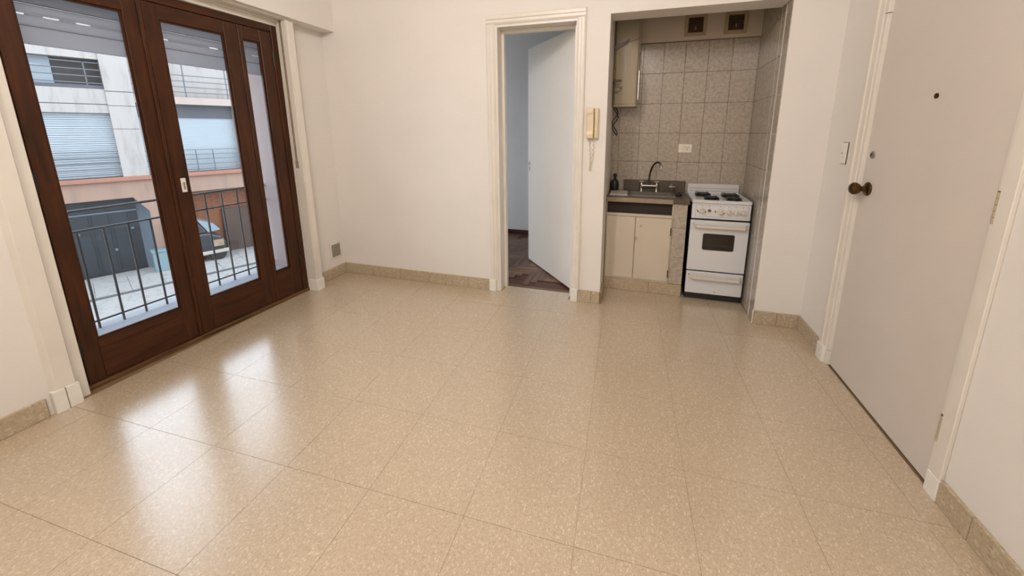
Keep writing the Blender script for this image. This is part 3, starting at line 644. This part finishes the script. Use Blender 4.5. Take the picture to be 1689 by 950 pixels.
# ------------------------------------------------------------------ water heater
wh = thing('water_heater', (-0.115, 3.40, 1.55), 'tall cream water heater hung in the left corner of the kitchen', 'water heater')
def rounded_front(x0, x1, yb, yf, bulge, n=12):
    pts = [(x1, yb), (x0, yb)]
    for k in range(n+1):
        a = k/n; x = x0+(x1-x0)*a; c = 1-(2*a-1)**2; edge = min(1, min(a, 1-a)/0.07); pts.append((x, yf+bulge*(1-c)+0.02*(1-edge)**2))
    return pts
bm = bmesh.new(); prism(bm, rounded_front(KL+0.004, -0.020, KY-0.012, 3.27, 0.02), 'Z', 1.566, 2.50); hbod = P('heater_body', bm, m_heat, wh, bevel=0.0)
bm = bmesh.new(); prism(bm, rounded_front(KL+0.002, -0.018, KY-0.012, 3.266, 0.02), 'Z', 1.548, 1.564); P('bottom_rim', bm, m_heat, wh)
B('side_strip', -0.020, -0.014, 3.30, 3.315, 1.60, 1.83, m_steel, wh)
B('side_screw', -0.021, -0.012, 3.31, 3.325, 1.945, 1.965, m_print, wh)
bm = bmesh.new(); prism(bm, [(KL+0.006, 1.985), (-0.12, 2.03), (-0.10, 2.05), (-0.10, 2.066), (KL+0.006, 2.02)], 'Y', 3.262, 3.272); P('brown_clip', bm, plain('brown_clip', srgb(84, 56, 36), 0.4, var=0.2, scale=50), wh)
tube_pts = [(-0.10, 3.268, 2.045), (-0.06, 3.272, 2.055), (-0.022, 3.29, 2.075)]
bm = bmesh.new(); tube(bm, tube_pts, 0.002, 6); P('wire', bm, m_print, wh)
BS('label_outline', [(KL+0.006, -0.10, 3.2685, 3.2695, 1.945, 1.948), (-0.102, -0.10, 3.2685, 3.2695, 1.945, 2.02)], m_ventf, wh)
for a, b, z, h in ((KL+0.006, -0.150, 1.742, 0.020), (KL+0.006, -0.160, 1.722, 0.004), (KL+0.006, -0.140, 1.700, 0.006), (-0.165, -0.145, 1.685, 0.010), (KL+0.006, -0.150, 1.668, 0.005), (KL+0.006, -0.17, 1.655, 0.004)):
    B('printed_line', a, b, 3.2705, 3.2765, z, z+h, m_print, wh)
B('red_label', KL+0.004, KL+0.016, 3.2735, 3.284, 1.77, 1.85, plain('faded_red_label', srgb(150, 110, 84), 0.6), wh)
# hanging cable under the heater
pts = []
for k in range(60):
    a = k/59; pts.append((-0.198+0.022*math.sin(a*17)+0.004*a, 3.40+0.01*math.cos(a*13), 1.548-0.24*(1-abs(2*a-1))-0.0))
bm = bmesh.new(); tube(bm, pts, 0.0045, 6); tag(P('cable', bm, m_black, smooth=True), 'dark looped cable hanging below the water heater', 'cable')

# ------------------------------------------------------------------ sink cabinet, worktop, sink
CB = thing('sink_cabinet', (0.09, 3.30, 0), 'cream two-door cabinet under the stone kitchen worktop', 'cabinet')
CY = 3.13
BS('cabinet_frame', [(KL+0.003, KL+0.008, CY, CY+0.38, 0.10, 0.770), (0.300, 0.308, CY, CY+0.38, 0.10, 0.772), (KL+0.008, 0.300, CY, CY+0.02, 0.657, 0.678), (KL+0.008, 0.300, CY, CY+0.02, 0.100, 0.116), (KL+0.008, 0.300, CY+0.02, CY+0.38, 0.100, 0.112), (KL+0.008, 0.300, CY+0.12, CY+0.13, 0.112, 0.66)], m_cab, CB)
B('niche_shade', KL+0.008, 0.300, CY+0.03, CY+0.036, 0.66, 0.770, m_dark, CB)  # dark sheet stands in for the shade inside the open slot
d = B('cabinet_door', KL+0.009, 0.0195, CY-0.012, CY, 0.118, 0.655, m_cab, CB, bevel=0.002)
d = B('cabinet_door', 0.0225, 0.299, CY-0.014, CY, 0.118, 0.655, m_cab, CB, bevel=0.002)
bm = bmesh.new(); lathe(bm, [(0.002, 0), (0.010, 0), (0.010, -0.006), (0.004, -0.008)], (0.066, CY-0.014, 0.585), 'Y', 14); lk = P('cabinet_lock', bm, m_steel, d, smooth=True)
B('catch', 0.026, 0.042, CY-0.022, CY-0.014, 0.462, 0.486, m_chrome, d, bevel=0.002)
for z in (0.19, 0.55): B('hinge', 0.294, 0.302, CY-0.018, CY-0.010, z-0.035, z+0.03, m_brass, d, bevel=0.001)
pl = B('tiled_pier', 0.309, 0.412, CY+0.006, CY+0.38, 0.10, 0.776, m_grout, CB)
for a, b in ((0.102, 0.331), (0.333, 0.581), (0.583, 0.775)): B('pier_tile', 0.310, 0.412, CY-0.002, CY+0.006, a, b, m_tile, pl, bevel=0.0008)
kbse = B('base_plinth', KL+0.002, 0.411, CY+0.004, CY+0.38, 0.0, 0.099, m_joint, CB)
for a, b in ((KL+0.003, 0.155), (0.157, 0.412)): B('plinth_tile', a, b, CY-0.006, CY+0.004, 0.001, 0.0985, m_base, kbse, bevel=0.001)
WTZ = 0.815
SX0, SX1, SY0, SY1 = -0.020, 0.315, 3.245, 3.455
wk = thing('worktop', (0.1, 3.32, 0.775), 'brown stone kitchen worktop with upstand beside the stove', 'worktop')
BS('worktop_slab', [(KL+0.002, 0.424, 3.115, SY0, 0.778, WTZ), (KL+0.002, 0.424, SY1, KY-0.008, 0.778, WTZ), (KL+0.002, SX0, SY0, SY1, 0.778, WTZ), (SX1, 0.424, SY0, SY1, 0.778, WTZ)], m_granite, wk)
B('front_edge', KL+0.002, 0.300, 3.108, 3.1148, 0.776, WTZ-0.001, plain('worn_edge', srgb(150, 134, 112), 0.4, var=0.12, scale=20), wk, bevel=0.002)
B('upstand', -0.10, 0.425, KY-0.030, KY-0.0075, WTZ+0.0005, 0.915, m_granite, wk, bevel=0.002)
B('upstand', KL+0.003, -0.101, KY-0.030, KY-0.0075, WTZ+0.0005, 0.905, m_tile, wk, bevel=0.002)
sk = thing('kitchen_sink', (0.15, 3.35, 0.70), 'stainless steel sink basin set into the kitchen worktop', 'sink')
e = 0.003
BS('basin', [(SX0+0.001, SX0+0.001+e, SY0+0.001, SY1-0.001, 0.69, WTZ+0.002), (SX1-0.001-e, SX1-0.001, SY0+0.001, SY1-0.001, 0.69, WTZ+0.002), (SX0+0.004, SX1-0.004, SY0+0.001, SY0+0.004, 0.69, WTZ+0.002), (SX0+0.004, SX1-0.004, SY1-0.004, SY1-0.001, 0.69, WTZ+0.002), (SX0+0.004, SX1-0.004, SY0+0.004, SY1-0.004, 0.69, 0.693)], m_steel, sk)
BS('rim', [(SX0-0.012, SX0+0.004, SY0-0.012, SY1+0.012, WTZ+0.0003, WTZ+0.003), (SX1-0.004, SX1+0.012, SY0-0.012, SY1+0.012, WTZ+0.0003, WTZ+0.003), (SX0+0.004, SX1-0.004, SY0-0.012, SY0+0.004, WTZ+0.0003, WTZ+0.003), (SX0+0.004, SX1-0.004, SY1-0.004, SY1+0.012, WTZ+0.0003, WTZ+0.003)], m_steel, sk)
bm = bmesh.new(); lathe(bm, [(0.005, 0), (0.03, 0), (0.03, 0.003), (0.02, 0.004)], (0.15, 3.35, 0.693), 'Z', 18); P('drain', bm, m_chrome, sk, smooth=True)
# drainer tray
dr = BS('drainer', [(KL+0.01, -0.05, 3.20, 3.44, WTZ+0.0003, WTZ+0.004)]+[(KL+0.02, -0.06, 3.215+k*0.03, 3.225+k*0.03, WTZ+0.004, WTZ+0.008) for k in range(8)], m_steel)
tag(dr, 'ribbed steel draining tray at left end of the worktop', 'drainer')

# bridge faucet on the upstand
fc = thing('faucet', (0.115, 3.47, WTZ+0.003), 'chrome bridge faucet with tall curved spout over the sink', 'faucet')
fy = 3.478
bm = bmesh.new(); tube(bm, [(0.060, fy-0.01, 0.868), (0.180, fy-0.01, 0.868)], 0.013, 14); P('bridge_body', bm, m_chrome, fc, smooth=True)
for x in (0.056, 0.184):
    bm = bmesh.new(); lathe(bm, [(0.016, 0), (0.014, 0.01), (0.011, 0.03), (0.013, 0.05), (0.013, 0.07), (0.006, 0.08)], (x, fy-0.01, WTZ+0.003), 'Z', 14); cl = P('valve', bm, m_chrome, fc, smooth=True)
    bm = bmesh.new()
    tube(bm, [(x-0.020, fy-0.01, 0.905), (x+0.020, fy-0.01, 0.905)], 0.0055, 8); tube(bm, [(x, fy-0.032, 0.905), (x, fy+0.012, 0.905)], 0.0055, 8)
    P('cross_handle', bm, m_chrome, cl, smooth=True)
sp_ = [(0.117, fy-0.01, 0.875), (0.118, fy-0.01, 0.92), (0.120, fy-0.015, 0.96), (0.126, fy-0.03, 1.00), (0.137, fy-0.05, 1.04), (0.152, fy-0.075, 1.070), (0.170, fy-0.10, 1.086), (0.186, fy-0.12, 1.086), (0.198, fy-0.132, 1.074), (0.203, fy-0.138, 1.055)]
bm = bmesh.new(); tube(bm, sp_, 0.0085, 12); P('spout', bm, plain('dark_chrome', (0.16, 0.145, 0.13, 1), 0.2, 1.0), fc, smooth=True)
bm = bmesh.new(); tube(bm, [(0.203, fy-0.138, 1.056), (0.205, fy-0.140, 1.035)], 0.011, 12); P('aerator', bm, m_chrome, fc, smooth=True)
# stop valve right of the faucet
sv = thing('stop_valve', (0.305, 3.49, 0.84), 'small chrome stop tap with cross handle on the upstand', 'valve')
bm = bmesh.new(); lathe(bm, [(0.004, 0), (0.016, 0), (0.016, -0.006), (0.010, -0.010), (0.009, -0.045), (0.012, -0.05), (0.004, -0.056)], (0.312, KY-0.030, 0.868), 'Y', 14); P('valve_body', bm, m_chrome, sv, smooth=True)
bm = bmesh.new(); tube(bm, [(0.288, 3.448, 0.868), (0.336, 3.448, 0.868)], 0.006, 8); tube(bm, [(0.312, 3.448, 0.844), (0.312, 3.448, 0.892)], 0.006, 8); P('cross_handle', bm, m_chrome, sv, smooth=True)
# rubber plug on the worktop
bm = bmesh.new(); lathe(bm, [(0.024, 0), (0.027, 0.006), (0.025, 0.020), (0.010, 0.024), (0.006, 0.034), (0.002, 0.035)], (0.355, 3.30, WTZ), 'Z', 18)
tag(P('sink_plug', bm, m_black, smooth=True), 'black rubber sink plug lying right of the sink', 'sink plug')
# dark bottle at the left end
bt = thing('dark_bottle', (-0.185, 3.42, WTZ), 'small dark bottle with round stopper at left end of the worktop', 'bottle')
bm = bmesh.new(); lathe(bm, [(0.004, 0), (0.034, 0), (0.036, 0.01), (0.036, 0.075), (0.028, 0.095), (0.012, 0.105), (0.010, 0.122), (0.004, 0.123)], (-0.178, 3.452, WTZ+0.0005), 'Z', 20); P('bottle_body', bm, m_black, bt, smooth=True)
bm = bmesh.new(); lathe(bm, [(0.004, 0.121), (0.012, 0.124), (0.017, 0.136), (0.015, 0.150), (0.006, 0.158)], (-0.178, 3.452, WTZ+0.0005), 'Z', 16); P('stopper', bm, m_black, bt, smooth=True)

# ------------------------------------------------------------------ stove
st = thing('stove', (0.645, 3.31, 0), 'small white enamel stove with oven and drawer beside the sink cabinet', 'stove')
x0, x1, sy, yb = 0.437, 0.853, 3.10, 3.512
B('carcass', x0+0.004, x1-0.004, sy+0.022, yb, 0.055, 0.790, m_black, st)
B('plinth', x0, x1, sy+0.012, yb-0.01, 0.006, 0.054, m_black, st, bevel=0.003)
for xx in (x0+0.03, x1-0.03):
    for yy in (sy+0.05, yb-0.05):
        bm = bmesh.new(); lathe(bm, [(0.018, 0), (0.018, 0.0065)], (xx, yy, 0.0005), 'Z', 12); P('foot', bm, m_black, st)
B('control_panel', x0+0.003, x1-0.002, sy, sy+0.024, 0.678, 0.798, m_enam, st, bevel=0.004)
cp = BS('panel_outline', [(x0+0.028, x1-0.02, sy-0.0008, sy, 0.786, 0.7875), (x0+0.028, x1-0.02, sy-0.0008, sy, 0.694, 0.6955), (x0+0.028, x0+0.0295, sy-0.0008, sy, 0.695, 0.787), (x1-0.0215, x1-0.02, sy-0.0008, sy, 0.695, 0.787)], m_ventg, st)
for i, x in enumerate((0.512, 0.640, 0.698, 0.747, 0.796)):
    r = 0.022 if i < 2 else 0.0195
    bm = bmesh.new(); lathe(bm, [(0.004, 0), (r, 0), (r, -0.006), (r*0.86, -0.009), (r*0.80, -0.022), (r*0.7, -0.026), (0.003, -0.026)], (x, sy, 0.740), 'Y', 24); k = P('knob', bm, m_knobc, st, smooth=True)
    B('knob_grip', x-0.004, x+0.004, sy-0.032, sy-0.022, 0.724, 0.756, m_knobc, k, bevel=0.002)
    B('dial_mark', x-0.003, x+0.003, sy-0.0006, sy, 0.776, 0.781, m_print, st)
for x, z in ((0.478, 0.742), (0.484, 0.732), (0.540, 0.733), (0.606, 0.742), (0.607, 0.733), (0.669, 0.728)): B('dial_mark', x-0.0035, x+0.0035, sy-0.0006, sy, z-0.005, z+0.005, m_print, st)
B('dial_mark', 0.562, 0.568, sy-0.0006, sy, 0.776, 0.781, m_print, st)
bm = bmesh.new(); lathe(bm, [(0.004, 0), (0.0115, 0), (0.0115, -0.006), (0.008, -0.008), (0.003, -0.008)], (0.565, sy, 0.744), 'Y', 18); P('igniter_button', bm, m_print, st, smooth=True)
# oven door
od = B('oven_door', x0, x1, sy-0.004, sy+0.020, 0.252, 0.664, m_enam, st, bevel=0.005)
def rrect(x0, x1, z0, z1, r, n=5):
    out = []
    for cx, cz, a0 in ((x1-r, z1-r, 0), (x0+r, z1-r, 90), (x0+r, z0+r, 180), (x1-r, z0+r, 270)):
        for k in range(n+1): a = math.radians(a0+90*k/n); out.append((cx+r*math.cos(a), cz+r*math.sin(a)))
    return out
bm = bmesh.new(); prism(bm, rrect(0.535, 0.759, 0.428, 0.562, 0.014), 'Y', sy-0.0065, sy-0.003); P('window_gasket', bm, m_black, od)
bm = bmesh.new(); prism(bm, rrect(0.543, 0.751, 0.436, 0.554, 0.010), 'Y', sy-0.0072, sy-0.006); P('oven_window', bm, m_ovglass, od)
B('oven_rack_glint', 0.548, 0.746, sy-0.0077, sy-0.0071, 0.466, 0.469, plain('painted_rack_glint', srgb(70, 60, 46), 0.4), od)  # strip on the oven glass, coloured as a glint of the rack
def handle(z, xa, xb, parent):
    bm = bmesh.new(); prism(bm, [(xa, sy-0.006), (xa+0.025, sy-0.040), (xa+0.035, sy-0.046), (xb-0.022, sy-0.046), (xb-0.014, sy-0.040), (xb, sy-0.006), (xb-0.016, sy-0.006), (xb-0.030, sy-0.034), (xa+0.042, sy-0.034), (xa+0.020, sy-0.006)], 'Z', z-0.010, z+0.010)
    h = P('handle', bm, m_knobc, parent, bevel=0.002)
    for x in (xa+0.006, xb-0.006):
        bm = bmesh.new(); lathe(bm, [(0.002, 0), (0.006, 0), (0.004, -0.004), (0.002, -0.004)], (x, sy-0.004, z+0.016), 'Y', 10); P('rivet', bm, m_steel, parent)
handle(0.622, 0.452, 0.838, od)
dw = B('drawer_front', x0+0.001, x1-0.002, sy-0.004, sy+0.020, 0.056, 0.241, m_enam, st, bevel=0.005)
handle(0.200, 0.452, 0.838, dw)
B('drawer_mark', 0.652, 0.662, sy-0.0048, sy-0.003, 0.078, 0.083, m_print, dw)
# cooktop
B('cooktop', x0, x1, sy-0.004, yb, 0.800, 0.815, m_enam, st, bevel=0.004)
BS('cooktop_rim', [(x0, x1, sy-0.004, sy+0.012, 0.814, 0.826), (x0, x0+0.012, sy+0.012, yb-0.02, 0.814, 0.826), (x1-0.012, x1, sy+0.012, yb-0.02, 0.814, 0.826)], m_enam, st, bevel=0.003)
bg_ = B('backguard', x0+0.010, x1-0.006, yb-0.022, yb, 0.814, 0.900, m_enam, st, bevel=0.003)
for z in (0.838, 0.862): B('guard_ridge', x0+0.02, x1-0.016, yb-0.024, yb-0.021, z, z+0.003, m_ventg, bg_)
for bx_, by_, r in ((0.553, 3.385, 0.056), (0.590, 3.205, 0.050), (0.757, 3.375, 0.060), (0.748, 3.200, 0.050)):
    bm = bmesh.new(); lathe(bm, [(0.004, 0), (r*1.1, 0), (r*1.12, 0.004), (r, 0.006), (r, 0.018), (r*0.9, 0.022), (r*0.35, 0.022), (r*0.3, 0.018), (0.003, 0.018)], (bx_, by_, 0.815), 'Z', 24); bu = P('burner', bm, m_black, st, smooth=True)
    bm = bmesh.new()
    for k in range(4):
        a = math.pi/4+k*math.pi/2; ca_, sa_ = math.cos(a), math.sin(a)
        tube(bm, [(bx_+0.6*r*ca_, by_+0.6*r*sa_, 0.839), (bx_+1.25*r*ca_, by_+1.25*r*sa_, 0.838), (bx_+1.3*r*ca_, by_+1.3*r*sa_, 0.816)], 0.003, 6)
    P('pan_support', bm, m_black, bu)

# ------------------------------------------------------------------ ceiling lamp fitting above the view, and an added one for fill
for lx, ly, lb in ((-0.85, 0.60, 'round ceiling lamp fitting nearer the kitchen'), (-0.30, -0.75, 'added round fill lamp fitting behind the viewer')):
    cl_ = thing('ceiling_and_fill_lamp', (lx, ly, 2.85), lb, 'lamp', 'ceiling lamp fittings')
    bm = bmesh.new(); lathe(bm, [(0.01, 0.05), (0.05, 0.05), (0.05, 0.04), (0.02, 0.03), (0.018, 0.0), (0.01, 0.0)], (lx, ly, 2.85), 'Z', 20); P('lamp_holder', bm, m_plate, cl_, smooth=True)
